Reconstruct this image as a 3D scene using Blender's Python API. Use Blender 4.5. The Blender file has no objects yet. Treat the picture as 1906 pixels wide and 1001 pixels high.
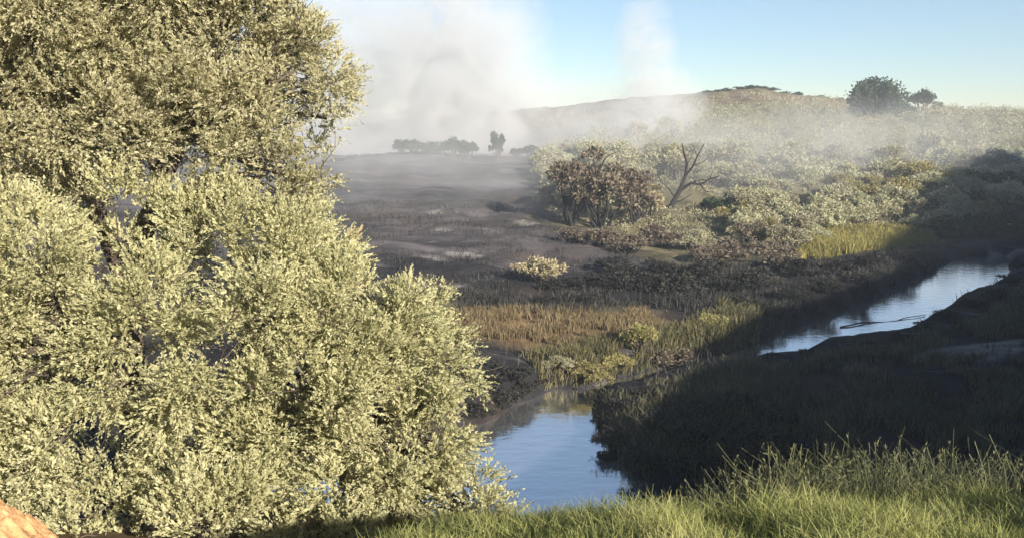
import bpy, math, random
import numpy as np

# ------------------------------------------------------------------ camera, sky, sun, exposure
SC = bpy.context.scene
COL = SC.collection
F = 1050.0                      # focal length in pixels of the photograph (1200 px wide)
CU, CV = 600.0, 293.5
PITCH = math.atan((CV - 120.0) / F)
EYE = np.array([0.0, 0.0, 12.0])

cam_data = bpy.data.cameras.new('camera')
cam_data.sensor_fit = 'HORIZONTAL'
cam_data.sensor_width = 36.0
cam_data.lens = 36.0 * F / 1200.0
cam_data.clip_start = 0.1
cam_data.clip_end = 5000.0
cam = bpy.data.objects.new('camera', cam_data)
COL.objects.link(cam)
cam.location = EYE
cam.rotation_euler = (math.pi / 2 - PITCH, 0, 0)
SC.camera = cam

SUN_EL = math.radians(22.0)
SUN_AZ = math.radians(35.0)     # the sun stands behind the camera, this far to its right
sun_dir = np.array([math.sin(SUN_AZ) * math.cos(SUN_EL), -math.cos(SUN_AZ) * math.cos(SUN_EL), math.sin(SUN_EL)])

world = bpy.data.worlds.new('World')
SC.world = world
world.use_nodes = True
wn = world.node_tree
bg = wn.nodes['Background']
sky = wn.nodes.new('ShaderNodeTexSky')
sky.sky_type = 'NISHITA'
sky.sun_disc = False
sky.sun_elevation = SUN_EL
sky.sun_rotation = math.pi - SUN_AZ
sky.altitude = 900
sky.air_density = 1.0
sky.dust_density = 0.15
sky.ozone_density = 3.0
wn.links.new(sky.outputs[0], bg.inputs[0])
bg.inputs[1].default_value = 0.053

sl = bpy.data.lights.new('sun', 'SUN')
sl.energy = 5.0
sl.angle = math.radians(0.5)
sl.color = (1.0, 0.93, 0.82)
so = bpy.data.objects.new('sun', sl)
COL.objects.link(so)
from mathutils import Vector
so.rotation_euler = Vector(sun_dir).to_track_quat('Z', 'Y').to_euler()
so.location = (40, -60, 60)

SC.view_settings.view_transform = 'Standard'
SC.view_settings.look = 'None'
SC.view_settings.gamma = 1.0
SC.view_settings.exposure = 1.30
SC.view_settings.use_curve_mapping = False
SC.render.engine = 'CYCLES'
SC.cycles.use_denoising = True
SC.cycles.max_bounces = 6
SC.cycles.diffuse_bounces = 3
SC.cycles.glossy_bounces = 3
SC.cycles.transmission_bounces = 4
SC.cycles.volume_bounces = 2
SC.cycles.transparent_max_bounces = 8
SC.cycles.volume_max_steps = 128

rng = np.random.default_rng(7)
random.seed(7)

# ------------------------------------------------------------------ helpers
def ray(u, v):
    x, yv = (u - CU) / F, -(v - CV) / F
    c, s = math.cos(PITCH), math.sin(PITCH)
    return np.array([x, c + yv * s, -s + yv * c])          # camera looks along +Y, pitched down
def at(u, v, y):
    d = ray(u, v); return EYE + d * (y / d[1])
def on_z(u, v, z=0.0):
    d = ray(u, v); return EYE + d * ((z - EYE[2]) / d[2])

def tag(o, label=None, cat=None, group=None, kind=None):
    if label: o['label'] = label
    if cat: o['category'] = cat
    if group: o['group'] = group
    if kind: o['kind'] = kind
    return o
def empty(name, loc):
    o = bpy.data.objects.new(name, None); COL.objects.link(o)
    o.location = loc; o.empty_display_size = 0.3
    return o
def mesh_np(name, V, Q, mat, smooth=False):
    """V (n,3), Q (m,4) quads; a quad whose last two indices are equal is a triangle"""
    V = np.asarray(V, dtype=np.float32); Q = np.asarray(Q, dtype=np.int32)
    me = bpy.data.meshes.new(name)
    tri = Q[:, 2] == Q[:, 3]
    if tri.any():
        cnt = np.where(tri, 3, 4)
        keep = np.ones(Q.shape, bool); keep[tri, 3] = False
        loops = Q[keep]
    else:
        cnt = np.full(len(Q), 4); loops = Q.ravel()
    start = np.concatenate(([0], np.cumsum(cnt)[:-1]))
    me.vertices.add(len(V)); me.vertices.foreach_set('co', V.ravel())
    me.loops.add(len(loops)); me.loops.foreach_set('vertex_index', loops.astype(np.int32))
    me.polygons.add(len(Q)); me.polygons.foreach_set('loop_start', start.astype(np.int32))
    if smooth: me.polygons.foreach_set('use_smooth', np.ones(len(Q), bool))
    me.update(calc_edges=True); me.validate()
    if mat: me.materials.append(mat)
    return me
def obj(name, me, parent=None):
    o = bpy.data.objects.new(name, me); COL.objects.link(o)
    if parent is not None: o.parent = parent
    return o
class MB:
    def __init__(s): s.V, s.Q, s.n = [], [], 0
    def add(s, V, Q):
        V = np.asarray(V, float); Q = np.asarray(Q, int)
        if len(V) == 0: return
        s.V.append(V); s.Q.append(Q + s.n); s.n += len(V)
    def mesh(s, name, mat, smooth=False):
        return mesh_np(name, np.concatenate(s.V), np.concatenate(s.Q), mat, smooth)

def tube(pts, rad, sides=6):
    pts = np.asarray(pts, float); n = len(pts)
    V = []
    for i in range(n):
        t = pts[min(i + 1, n - 1)] - pts[max(i - 1, 0)]
        t = t / (np.linalg.norm(t) + 1e-9)
        a = np.cross(t, [0.31, 0.87, 0.38]); a /= np.linalg.norm(a) + 1e-9
        b = np.cross(t, a)
        for k in range(sides):
            w = 2 * math.pi * k / sides
            V.append(pts[i] + rad[i] * (math.cos(w) * a + math.sin(w) * b))
    Q = []
    for i in range(n - 1):
        for k in range(sides):
            Q.append((i * sides + k, i * sides + (k + 1) % sides, (i + 1) * sides + (k + 1) % sides, (i + 1) * sides + k))
    V.append(pts[-1]); c = len(V) - 1
    for k in range(sides):
        Q.append(((n - 1) * sides + k, (n - 1) * sides + (k + 1) % sides, c, c))
    return np.array(V), np.array(Q)
def bent(a, b, n=5, wob=0.08, sag=0.0, r=None):
    r = r or rng
    a, b = np.asarray(a, float), np.asarray(b, float)
    L = np.linalg.norm(b - a); t = np.linspace(0, 1, n)[:, None]
    p = a + (b - a) * t + r.normal(size=(n, 3)) * wob * L * np.sin(t * math.pi)
    p[:, 2] += sag * L * np.sin(t[:, 0] * math.pi)
    return p
def leaves(P, D, L, W, r=None):
    """one folded diamond leaf per row: base P, direction D, length L, width W"""
    r = r or rng
    n = len(P)
    D = D / (np.linalg.norm(D, axis=1, keepdims=True) + 1e-9)
    S = np.cross(D, r.normal(size=(n, 3))); S /= np.linalg.norm(S, axis=1, keepdims=True) + 1e-9
    N = np.cross(D, S)
    L = np.broadcast_to(L, n)[:, None]; W = np.broadcast_to(W, n)[:, None]
    mid = P + D * L * 0.5 - N * W * 0.25
    V = np.empty((n, 4, 3))
    V[:, 0] = P; V[:, 1] = mid + S * W * 0.5; V[:, 2] = P + D * L; V[:, 3] = mid - S * W * 0.5
    return V.reshape(-1, 3), np.arange(n * 4).reshape(-1, 4)
def blades(P, H, W, lean, r=None, taper=0.15):
    """upright grass blades in two bent segments"""
    r = r or rng
    n = len(P)
    a = r.uniform(0, 2 * math.pi, n); S = np.stack([np.cos(a), np.sin(a), np.zeros(n)], 1)
    b = r.uniform(0, 2 * math.pi, n); T = np.stack([np.cos(b), np.sin(b), np.zeros(n)], 1)
    H = np.broadcast_to(H, n)[:, None]; W = np.broadcast_to(W, n)[:, None]; lean = np.broadcast_to(lean, n)[:, None]
    up = np.array([0, 0, 1.0])
    m = P + up * H * 0.55 + T * H * lean * 0.3
    t = P + up * H * (1 - 0.3 * lean) + T * H * lean
    V = np.stack([P - S * W / 2, P + S * W / 2, m + S * W * 0.4, m - S * W * 0.4, t + S * W * taper, t - S * W * taper], 1)
    i = np.arange(n)[:, None] * 6
    Q = np.concatenate([i + [0, 1, 2, 3], i + [3, 2, 4, 5]])
    return V.reshape(-1, 3), Q

# value noise
_G = np.random.default_rng(3).random((64, 64))
def vn(x, y):
    xi, yi = np.floor(x).astype(int), np.floor(y).astype(int)
    fx, fy = x - xi, y - yi
    fx, fy = fx * fx * (3 - 2 * fx), fy * fy * (3 - 2 * fy)
    g = lambda i, j: _G[i % 64, j % 64]
    return (g(xi, yi) * (1 - fx) + g(xi + 1, yi) * fx) * (1 - fy) + (g(xi, yi + 1) * (1 - fx) + g(xi + 1, yi + 1) * fx) * fy
def fbm(x, y, o=4):
    s, a = 0, 0.5
    for k in range(o):
        s = s + a * (vn(x * 2 ** k + 17.3 * k, y * 2 ** k + 5.1 * k) - 0.5); a *= 0.5
    return s * 2
def sstep(a, b, x):
    t = np.clip((x - a) / (b - a), 0, 1); return t * t * (3 - 2 * t)

def poly_sd(x, y, poly):
    """signed distance to a plan polygon, negative inside"""
    x = np.asarray(x, float); y = np.asarray(y, float)
    d2 = np.full(x.shape, 1e18); ins = np.zeros(x.shape, bool)
    n = len(poly)
    for i in range(n):
        ax, ay = poly[i]; bx, by = poly[(i + 1) % n]
        ex, ey = bx - ax, by - ay
        t = np.clip(((x - ax) * ex + (y - ay) * ey) / (ex * ex + ey * ey + 1e-12), 0, 1)
        d2 = np.minimum(d2, (x - ax - t * ex) ** 2 + (y - ay - t * ey) ** 2)
        c = (ay > y) != (by > y)
        with np.errstate(divide='ignore', invalid='ignore'):
            ins ^= c & (x < ex * (y - ay) / (ey if abs(ey) > 1e-12 else 1e-12) + ax)
    d = np.sqrt(d2)
    return np.where(ins, -d, d)
def pix_poly(px, z=0.0):
    return [tuple(on_z(u, v, z)[:2]) for u, v in px]

# ------------------------------------------------------------------ materials
def newmat(name):
    m = bpy.data.materials.new(name); m.use_nodes = True
    nt = m.node_tree
    for n in list(nt.nodes): nt.nodes.remove(n)
    out = nt.nodes.new('ShaderNodeOutputMaterial')
    return m, nt, out
def N(nt, t, **k):
    n = nt.nodes.new('ShaderNode' + t)
    for a, b in k.items():
        if a.startswith('i_'): n.inputs[a[2:].replace('_', ' ')].default_value = b
        else: setattr(n, a, b)
    return n
def ramp(nt, fac, stops, interp='LINEAR'):
    r = nt.nodes.new('ShaderNodeValToRGB'); r.color_ramp.interpolation = interp
    el = r.color_ramp.elements
    while len(el) < len(stops): el.new(0.5)
    for e, (p, c) in zip(el, stops):
        e.position = p; e.color = (*c, 1) if len(c) == 3 else c
    if fac is not None: nt.links.new(fac, r.inputs[0])
    return r
def mixc(nt, fac, a, b, mode='MIX'):
    m = nt.nodes.new('ShaderNodeMix'); m.data_type = 'RGBA'; m.blend_type = mode
    for s, val in ((0, fac), (6, a), (7, b)):
        if isinstance(val, (int, float)): m.inputs[s].default_value = val
        elif isinstance(val, tuple): m.inputs[s].default_value = (*val, 1)
        else: nt.links.new(val, m.inputs[s])
    return m.outputs[2]
def math_(nt, op, a, b=None, c=None, clamp=False):
    m = nt.nodes.new('ShaderNodeMath'); m.operation = op; m.use_clamp = clamp
    for i, val in enumerate((a, b, c)):
        if val is None: continue
        if isinstance(val, (int, float)): m.inputs[i].default_value = val
        else: nt.links.new(val, m.inputs[i])
    return m.outputs[0]

def leaf_mat(name, stops, trans=0.35, vary=0.12, rough=0.6, noise_scale=0.6):
    """leaf colours differ from leaf to leaf, bough to bough and plant to plant"""
    m, nt, out = newmat(name)
    geo = N(nt, 'NewGeometry'); oi = N(nt, 'ObjectInfo'); tc = N(nt, 'TexCoord')
    no = N(nt, 'TexNoise', i_Scale=noise_scale, i_Detail=2.0)
    nt.links.new(tc.outputs['Object'], no.inputs['Vector'])
    f = math_(nt, 'MULTIPLY_ADD', geo.outputs['Random Per Island'], 0.55, math_(nt, 'MULTIPLY', no.outputs[0], 0.9))
    f = math_(nt, 'SUBTRACT', f, 0.22)
    r = ramp(nt, f, stops)
    hs = N(nt, 'HueSaturation')
    nt.links.new(r.outputs[0], hs.inputs['Color'])
    nt.links.new(math_(nt, 'MULTIPLY_ADD', oi.outputs['Random'], vary * 0.35, 0.5 - vary * 0.175), hs.inputs['Hue'])
    nt.links.new(math_(nt, 'MULTIPLY_ADD', oi.outputs['Random'], vary * 4, 1 - vary * 2), hs.inputs['Value'])
    d = N(nt, 'BsdfPrincipled', i_Roughness=rough); d.inputs['Specular IOR Level'].default_value = 0.25
    nt.links.new(hs.outputs[0], d.inputs['Base Color'])
    t = N(nt, 'BsdfTranslucent'); nt.links.new(hs.outputs[0], t.inputs[0])
    mx = N(nt, 'MixShader'); mx.inputs[0].default_value = trans
    nt.links.new(d.outputs[0], mx.inputs[1]); nt.links.new(t.outputs[0], mx.inputs[2])
    nt.links.new(mx.outputs[0], out.inputs[0])
    return m
def bark_mat(name, a, b, scale=6.0):
    m, nt, out = newmat(name)
    tc = N(nt, 'TexCoord'); no = N(nt, 'TexNoise', i_Scale=scale, i_Detail=6.0, i_Roughness=0.7)
    mp = N(nt, 'Mapping'); mp.inputs['Scale'].default_value = (1, 1, 0.25)
    nt.links.new(tc.outputs['Object'], mp.inputs[0]); nt.links.new(mp.outputs[0], no.inputs['Vector'])
    r = ramp(nt, no.outputs[0], [(0.3, a), (0.7, b)])
    d = N(nt, 'BsdfPrincipled', i_Roughness=0.9)
    nt.links.new(r.outputs[0], d.inputs['Base Color'])
    bp = N(nt, 'Bump', i_Strength=0.6, i_Distance=0.03)
    nt.links.new(no.outputs[0], bp.inputs['Height']); nt.links.new(bp.outputs[0], d.inputs['Normal'])
    nt.links.new(d.outputs[0], out.inputs[0])
    return m

M_tree = leaf_mat('tree_leaf', [(0.0, (0.23, 0.21, 0.11)), (0.3, (0.43, 0.395, 0.22)), (0.6, (0.54, 0.50, 0.30)), (0.85, (0.59, 0.545, 0.37)), (1.0, (0.50, 0.40, 0.27))], 0.46, 0.0, noise_scale=0.8)
M_bush = leaf_mat('bush_leaf', [(0.0, (0.24, 0.225, 0.11)), (0.3, (0.44, 0.42, 0.22)), (0.65, (0.55, 0.52, 0.29)), (1.0, (0.63, 0.59, 0.38))], 0.44, 0.0, noise_scale=0.8)
M_rust = leaf_mat('rusty_leaf', [(0.0, (0.20, 0.15, 0.08)), (0.5, (0.36, 0.28, 0.15)), (1.0, (0.48, 0.39, 0.23))], 0.3, 0.0)
M_sage = leaf_mat('sage_leaf', [(0.0, (0.20, 0.20, 0.12)), (0.5, (0.40, 0.375, 0.235)), (1.0, (0.56, 0.51, 0.335))], 0.35, 0.08, noise_scale=2.5)
M_brush = leaf_mat('brush_leaf', [(0.0, (0.15, 0.15, 0.085)), (0.5, (0.29, 0.27, 0.16)), (1.0, (0.44, 0.39, 0.245))], 0.3, 0.0, noise_scale=0.09)
M_yell = leaf_mat('yellow_green_leaf', [(0.0, (0.15, 0.14, 0.05)), (0.5, (0.29, 0.25, 0.10)), (1.0, (0.42, 0.35, 0.17))], 0.3, 0.08, noise_scale=2.5)
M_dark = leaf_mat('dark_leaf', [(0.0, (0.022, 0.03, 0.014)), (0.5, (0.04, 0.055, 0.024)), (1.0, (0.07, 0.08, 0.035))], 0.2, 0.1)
M_scor = leaf_mat('scorched_leaf', [(0.0, (0.075, 0.058, 0.042)), (0.5, (0.155, 0.122, 0.088)), (1.0, (0.27, 0.215, 0.15))], 0.25, 0.06, noise_scale=2.5)
M_char = leaf_mat('charred_leaf', [(0.0, (0.012, 0.012, 0.011)), (0.5, (0.03, 0.028, 0.024)), (1.0, (0.06, 0.052, 0.04))], 0.15, 0.14)
M_tan = leaf_mat('tan_leaf', [(0.0, (0.22, 0.17, 0.10)), (0.5, (0.36, 0.29, 0.18)), (1.0, (0.5, 0.42, 0.28))], 0.3, 0.1)
M_bark = bark_mat('bark', (0.035, 0.026, 0.02), (0.12, 0.09, 0.065))
M_cbark = bark_mat('charred_bark', (0.006, 0.0055, 0.005), (0.02, 0.017, 0.015))
M_green = leaf_mat('green_grass', [(0.0, (0.12, 0.14, 0.04)), (0.5, (0.27, 0.28, 0.085)), (0.85, (0.42, 0.40, 0.16)), (1.0, (0.48, 0.38, 0.2))], 0.35, 0.0, noise_scale=1.5)
M_dry = leaf_mat('dry_grass', [(0.0, (0.06, 0.05, 0.03)), (0.5, (0.13, 0.105, 0.06)), (1.0, (0.27, 0.21, 0.115))], 0.3, 0.0, noise_scale=0.9)
M_reed = leaf_mat('reed_leaf', [(0.0, (0.11, 0.11, 0.03)), (0.5, (0.23, 0.20, 0.055)), (1.0, (0.34, 0.28, 0.10))], 0.3, 0.0)
M_sedge = leaf_mat('sedge_leaf', [(0.0, (0.05, 0.05, 0.025)), (0.5, (0.11, 0.10, 0.045)), (1.0, (0.22, 0.19, 0.08))], 0.25, 0.0, noise_scale=0.4)
M_gold = leaf_mat('golden_grass', [(0.0, (0.09, 0.062, 0.034)), (0.5, (0.19, 0.138, 0.07)), (1.0, (0.31, 0.25, 0.13))], 0.3, 0.0, noise_scale=0.5)
M_stalk = leaf_mat('stalk', [(0.0, (0.07, 0.08, 0.035)), (0.5, (0.145, 0.15, 0.07)), (1.0, (0.28, 0.26, 0.14))], 0.35, 0.0, noise_scale=0.8)
M_dreed = leaf_mat('dark_reed', [(0.0, (0.045, 0.047, 0.028)), (0.5, (0.10, 0.095, 0.058)), (1.0, (0.20, 0.175, 0.11))], 0.2, 0.0, noise_scale=0.25)
M_stub = leaf_mat('burnt_stubble', [(0.0, (0.012, 0.012, 0.012)), (0.6, (0.035, 0.033, 0.028)), (1.0, (0.075, 0.065, 0.045))], 0.1, 0.0)

# ------------------------------------------------------------------ terrain
POOL = pix_poly([(690, 437), (652, 436), (625, 447), (590, 463), (550, 481), (480, 505), (380, 535), (120, 585), (120, 645), (600, 640), (790, 600), (764, 560), (737, 536), (712, 511), (694, 482), (688, 456)])
UPPER = pix_poly([(1184, 283), (1176, 279), (1130, 279), (1116, 287), (1060, 314), (980, 348), (930, 367), (886, 384), (800, 405), (690, 436), (690, 446), (800, 417), (890, 400), (925, 394), (965, 383), (1040, 372), (1085, 351), (1115, 337), (1152, 321), (1174, 302)])
CTRL = []
def cp(u, v, y): CTRL.append(at(u, v, y))
def cw(x, y, z): CTRL.append(np.array([x, y, z], float))
# the burnt field left of the river, rising away
for u, k in ((-500, 1.0), (-100, 1.0), (250, 1.0), (450, 1.0), (620, 1.0)):
    for y, z in ((53, 0.9), (64, 1.1), (81, 2.0), (113, 3.5), (152, 5.6), (185, 5.2)):
        p = at(u, 200, y); cw(p[0], y, z)
for x in (-160, -70, -20, 20): cw(x, 235, 9.0)
# skyline ridge
for u, v in ((500, 120), (600, 108), (690, 99), (760, 93), (830, 88), (905, 85), (960, 92), (1010, 99), (1100, 106), (1200, 112), (1350, 118), (1600, 120)): cp(u, v, 275)
for x in (-300, -200, -120): cw(x, 280, 9.0)
for x in (-250, -80, 60, 200): cw(x, 380, 4.0)
# the brushy slope
for u in (760, 900, 1020, 1140, 1300):
    cw(*at(u, 265, 82)[:2], 1.0); cw(*at(u, 200, 118)[:2], 3.2); cw(*at(u, 150, 168)[:2], 7.4); cw(*at(u, 120, 220)[:2], 12.0)
cw(62, 100, 1.0); cw(85, 150, 5.5); cw(130, 150, 9); cw(130, 90, 5)
# valley floor and banks
for u, v, z in ((600, 385, 0.9), (640, 372, 1.0), (720, 400, 0.9), (780, 370, 1.0), (560, 372, 1.2), (860, 350, 0.9), (950, 320, 0.9), (1060, 285, 0.9), (480, 400, 1.6), (300, 420, 2.0),
                (800, 450, 0.9), (720, 465, 0.9), (800, 500, 0.8), (950, 440, 0.8), (1100, 420, 0.8), (1150, 380, 0.9), (1300, 360, 1.2), (1000, 490, 0.8), (1200, 470, 1.0)):
    cw(*on_z(u, v, z)[:2], z)
# the near bank: where the photographer stands, dropping to the river; its unseen climb to the right is shaped to shade the valley
for x in (-14, -6, 0, 6): cw(x, 0, 10.3); cw(x, -12, 10.3); cw(x, -60, 10.0)
cw(-40, 0, 9.5); cw(-40, 14, 6.5); cw(-40, 30, 1.5); cw(-90, 0, 9); cw(-90, 30, 3)
for x, z in ((-7, 7.9), (-3, 7.95), (0, 8.2), (3, 8.2), (6, 8.4)): cw(x, 8, z)
for x in (-8, -4): cw(x, 13, 5.9); cw(x, 20, 2.6); cw(x, 26, 0.2)
for x in (0, 4, 8): cw(x, 13, 5.0); cw(x, 19, 2.2); cw(x, 25, 0.5)
cw(16, 7, 10.6); cw(15, 17, 4.5); cw(15, 26, 1.0)
for x, y, z in ((28, 6, 16), (46, 6, 23), (66, 5, 29.2), (90, 5, 38.6), (120, 5, 52.5), (155, 8, 68)):
    cw(x, y, z); cw(x, y - 40, z * 0.9); cw(x, y - 100, z * 0.5); cw(x + 3, y + 22, z * 0.25 + 0.4); cw(x + 4, y + 36, 1.2)
cw(-150, -100, 8); cw(0, -120, 8); cw(300, 0, 25); cw(300, 150, 15)
CT = np.array(CTRL)
def _phi(r2): return np.sqrt(r2 + 9.0)
_A = _phi(((CT[:, None, :2] - CT[None, :, :2]) ** 2).sum(-1)) - 0.02 * np.eye(len(CT))
_zm = CT[:, 2].mean()
_W = np.linalg.solve(np.block([[_A, np.ones((len(CT), 1))], [np.ones((1, len(CT))), np.zeros((1, 1))]]), np.append(CT[:, 2], 0))
def tz(x, y):
    x = np.atleast_1d(np.asarray(x, float)); y = np.atleast_1d(np.asarray(y, float))
    sh = x.shape; x = x.ravel(); y = y.ravel()
    z = np.full(x.shape, _W[-1])
    for i in range(len(CT)):
        z += _W[i] * _phi((x - CT[i, 0]) ** 2 + (y - CT[i, 1]) ** 2)
    far = sstep(300, 400, np.hypot(x, y - 60))
    z = z * (1 - far) + 4.0 * far
    dist = np.hypot(x, y)
    z += fbm(x / 17, y / 17) * np.clip(dist / 70, 0.12, 2.2) * 0.8 + fbm(x / 3.1 + 40, y / 3.1, 3) * np.clip(dist / 120, 0.1, 0.5)
    n = fbm(x / 2.3, y / 2.3, 3) * 0.9
    rd = np.minimum(poly_sd(x, y, POOL), poly_sd(x, y, UPPER)) + n * 0.5
    z = np.maximum(z, 0.22 + 0.1 * n)
    bank = sstep(-0.9, 1.3, rd)
    z = -0.9 + (z + 0.9) * bank
    return z.reshape(sh)
def hit(u, v):
    """where the line of sight through a pixel meets the ground"""
    d = ray(u, v); ts = np.concatenate([np.linspace(5, 120, 900), np.linspace(120.2, 330, 600)])
    p = EYE + d * ts[:, None]
    below = p[:, 2] < tz(p[:, 0], p[:, 1])
    i = int(np.argmax(below)) if below.any() else len(ts) - 1
    q = p[i].copy(); q[2] = tz(q[0], q[1])[0]
    return q

def axis(lo, hi, fine_lo, fine_hi, step, grow):
    a = list(np.arange(fine_lo, fine_hi, step))
    s = step; x = a[-1]
    while x < hi: s *= grow; x += s; a.append(x)
    s = step; x = a[0]; b = []
    while x > lo: s *= grow; x -= s; b.append(x)
    return np.array(b[::-1] + a)
gx = axis(-400, 400, -14, 50, 0.42, 1.035)
gy = axis(-220, 420, 3, 92, 0.42, 1.03)
X, Y = np.meshgrid(gx, gy)
Z = tz(X, Y)
nx, ny = len(gx), len(gy)
idx = np.arange(nx * ny).reshape(ny, nx)
Q = np.stack([idx[:-1, :-1], idx[:-1, 1:], idx[1:, 1:], idx[1:, :-1]], -1).reshape(-1, 4)

# what grows, has burnt or is darkened for shade where
n1 = fbm(X / 6, Y / 6, 5); n2 = fbm(X / 2.2 + 9, Y / 2.2, 4)
FIELD = [(-400, 40), (-5, 53), (9, 55), (16, 60), (11, 72), (7, 84), (4, 100), (5, 130), (7, 165), (12, 210), (-400, 230)]
VALLEY = [(-60, 24), (40, 20), (160, 12), (200, 110), (75, 122), (52, 98), (34, 82), (22, 76), (14, 62), (9, 54), (3, 47), (-2, 43), (-14, 42), (-60, 40)]  # burnt floor; its char colour also stands in for the valley shade
burn_shade = np.maximum(sstep(3.0, -3.0, poly_sd(X, Y, FIELD) + n1 * 7), sstep(2.0, -2.0, poly_sd(X, Y, VALLEY) + n1 * 4))
STRIP = [(-16, 45), (-3, 44), (5, 42.5), (9, 47), (8, 52), (-2, 51.5), (-16, 52)]
dryg = sstep(1.0, -1.0, poly_sd(X, Y, STRIP) + n1 * 2)
YPATCH = [tuple(hit(u, v)[:2]) for u, v in ((925, 283), (1000, 276), (1092, 262), (1090, 254), (1040, 246), (960, 250))]
dryg = np.maximum(dryg, sstep(1.0, -1.5, poly_sd(X, Y, YPATCH) + n1 * 2) * 0.5)
nearg = sstep(15, 10, Y + n1 * 4) * sstep(14, 9, X + n2)
SANDS = [[(1112, 245), (1150, 239), (1300, 232), (1300, 237), (1180, 242)], [(1048, 398), (1110, 384), (1215, 376), (1215, 392), (1150, 402), (1090, 410)], [(970, 414), (1015, 409), (1012, 413)], [(1160, 274), (1200, 271), (1200, 275)]]
for u0, v0, u1, v1 in ((498, 228, 522, 228), (503, 249, 538, 248), (497, 263, 513, 262), (490, 279, 530, 284), (524, 276, 560, 279), (522, 313, 540, 311), (440, 328, 466, 326), (455, 315, 490, 317), (598, 235, 625, 241), (428, 268, 442, 256), (550, 331, 588, 329)):
    SANDS.append([(u0, v0), ((u0 + u1) / 2, (v0 + v1) / 2 - 1.8), (u1, v1), ((u0 + u1) / 2, (v0 + v1) / 2 + 1.8)])
sand = np.zeros_like(X)
for s_ in SANDS:
    pl = [tuple(hit(u, v)[:2]) for u, v in s_]
    sand = np.maximum(sand, sstep(0.5, -0.4, poly_sd(X, Y, pl) + n2 * 1.1) * (0.9 if s_ is SANDS[0] else 0.45 if len(s_) != 4 or s_ is SANDS[3] else 0.75))
pink = sstep(6, -6, np.hypot((X - at(890, 95, 262)[0]) / 2.6, Y - 256) - 9 + n1 * 6)
col = np.stack([burn_shade * (1 - dryg) * (1 - nearg), np.maximum(dryg, nearg * 0.7), sand, pink], -1).reshape(-1, 4).astype(np.float32)

gm, nt, out = newmat('ground_soil')
tc = N(nt, 'TexCoord'); at_ = N(nt, 'Attribute', attribute_name='cover'); sp = N(nt, 'SeparateColor')
nt.links.new(at_.outputs['Color'], sp.inputs[0])
at2 = N(nt, 'Attribute', attribute_name='ashy').outputs['Fac']
def noi(scale, detail=6.0, rough=0.6, stretch=None):
    n_ = N(nt, 'TexNoise', i_Scale=scale, i_Detail=detail, i_Roughness=rough)
    if stretch:
        mp = N(nt, 'Mapping'); mp.inputs['Scale'].default_value = stretch
        nt.links.new(tc.outputs['Object'], mp.inputs[0]); nt.links.new(mp.outputs[0], n_.inputs['Vector'])
    else: nt.links.new(tc.outputs['Object'], n_.inputs['Vector'])
    return n_.outputs[0]
scrub = ramp(nt, noi(0.35), [(0.3, (0.07, 0.068, 0.036)), (0.5, (0.14, 0.12, 0.068)), (0.7, (0.23, 0.19, 0.11))]).outputs[0]
char = ramp(nt, noi(0.5, 8.0, 0.7), [(0.3, (0.011, 0.0105, 0.012)), (0.52, (0.025, 0.0235, 0.026)), (0.75, (0.065, 0.058, 0.056))]).outputs[0]
ash = ramp(nt, noi(0.30, 7.0, 0.62, (0.35, 1.3, 1)), [(0.58, (0, 0, 0)), (0.68, (1, 1, 1))]).outputs[0]
char = mixc(nt, math_(nt, 'MULTIPLY', ash, 0.55), char, (0.19, 0.165, 0.17))
ash2 = ramp(nt, noi(0.16, 8.0, 0.7, (0.3, 1.6, 1)), [(0.66, (0, 0, 0)), (0.70, (1, 1, 1))]).outputs[0]
char = mixc(nt, math_(nt, 'MULTIPLY', ash2, 0.6), char, (0.36, 0.34, 0.32))
warm = ramp(nt, noi(0.11, 4.0), [(0.5, (0, 0, 0)), (0.66, (1, 1, 1))]).outputs[0]
pale = ramp(nt, noi(0.10, 8.0, 0.68, (0.4, 1.3, 1)), [(0.40, (0, 0, 0)), (0.60, (1, 1, 1))]).outputs[0]
char = mixc(nt, math_(nt, 'MULTIPLY', math_(nt, 'MULTIPLY', pale, 0.62), at2), char, (0.175, 0.15, 0.148))
char = mixc(nt, math_(nt, 'MULTIPLY', warm, 0.25), char, (0.13, 0.085, 0.055))
dryc = ramp(nt, noi(1.2), [(0.3, (0.09, 0.055, 0.03)), (0.55, (0.20, 0.13, 0.065)), (0.75, (0.24, 0.20, 0.09))]).outputs[0]
c = mixc(nt, sp.outputs[0], scrub, char)
c = mixc(nt, sp.outputs[1], c, dryc)
c = mixc(nt, sp.outputs[2], c, ramp(nt, noi(0.9), [(0.3, (0.16, 0.14, 0.13)), (0.7, (0.42, 0.38, 0.33))]).outputs[0])
c = mixc(nt, math_(nt, 'MULTIPLY', at_.outputs['Alpha'], 0.45), c, ramp(nt, noi(0.2), [(0.35, (0.17, 0.10, 0.085)), (0.7, (0.34, 0.20, 0.17))]).outputs[0])
d = N(nt, 'BsdfPrincipled', i_Roughness=0.95); d.inputs['Specular IOR Level'].default_value = 0.1
nt.links.new(c, d.inputs['Base Color'])
bp = N(nt, 'Bump', i_Strength=0.8, i_Distance=0.25)
nt.links.new(noi(1.6, 8.0, 0.7), bp.inputs['Height']); nt.links.new(bp.outputs[0], d.inputs['Normal'])
nt.links.new(d.outputs[0], out.inputs[0])

gme = mesh_np('ground', np.stack([X, Y, Z], -1).reshape(-1, 3), Q, gm, True)
ca = gme.color_attributes.new('cover', 'FLOAT_COLOR', 'POINT'); ca.data.foreach_set('color', col.ravel())
aa = gme.attributes.new('ashy', 'FLOAT', 'POINT'); aa.data.foreach_set('value', (sstep(2, -6, poly_sd(X, Y, FIELD) + n1 * 8) * sstep(58, 72, Y + n1 * 9)).ravel().astype(np.float32))
tag(obj('ground', gme), 'burnt black valley floor and brushy slopes either side of the river', kind='structure')

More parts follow.
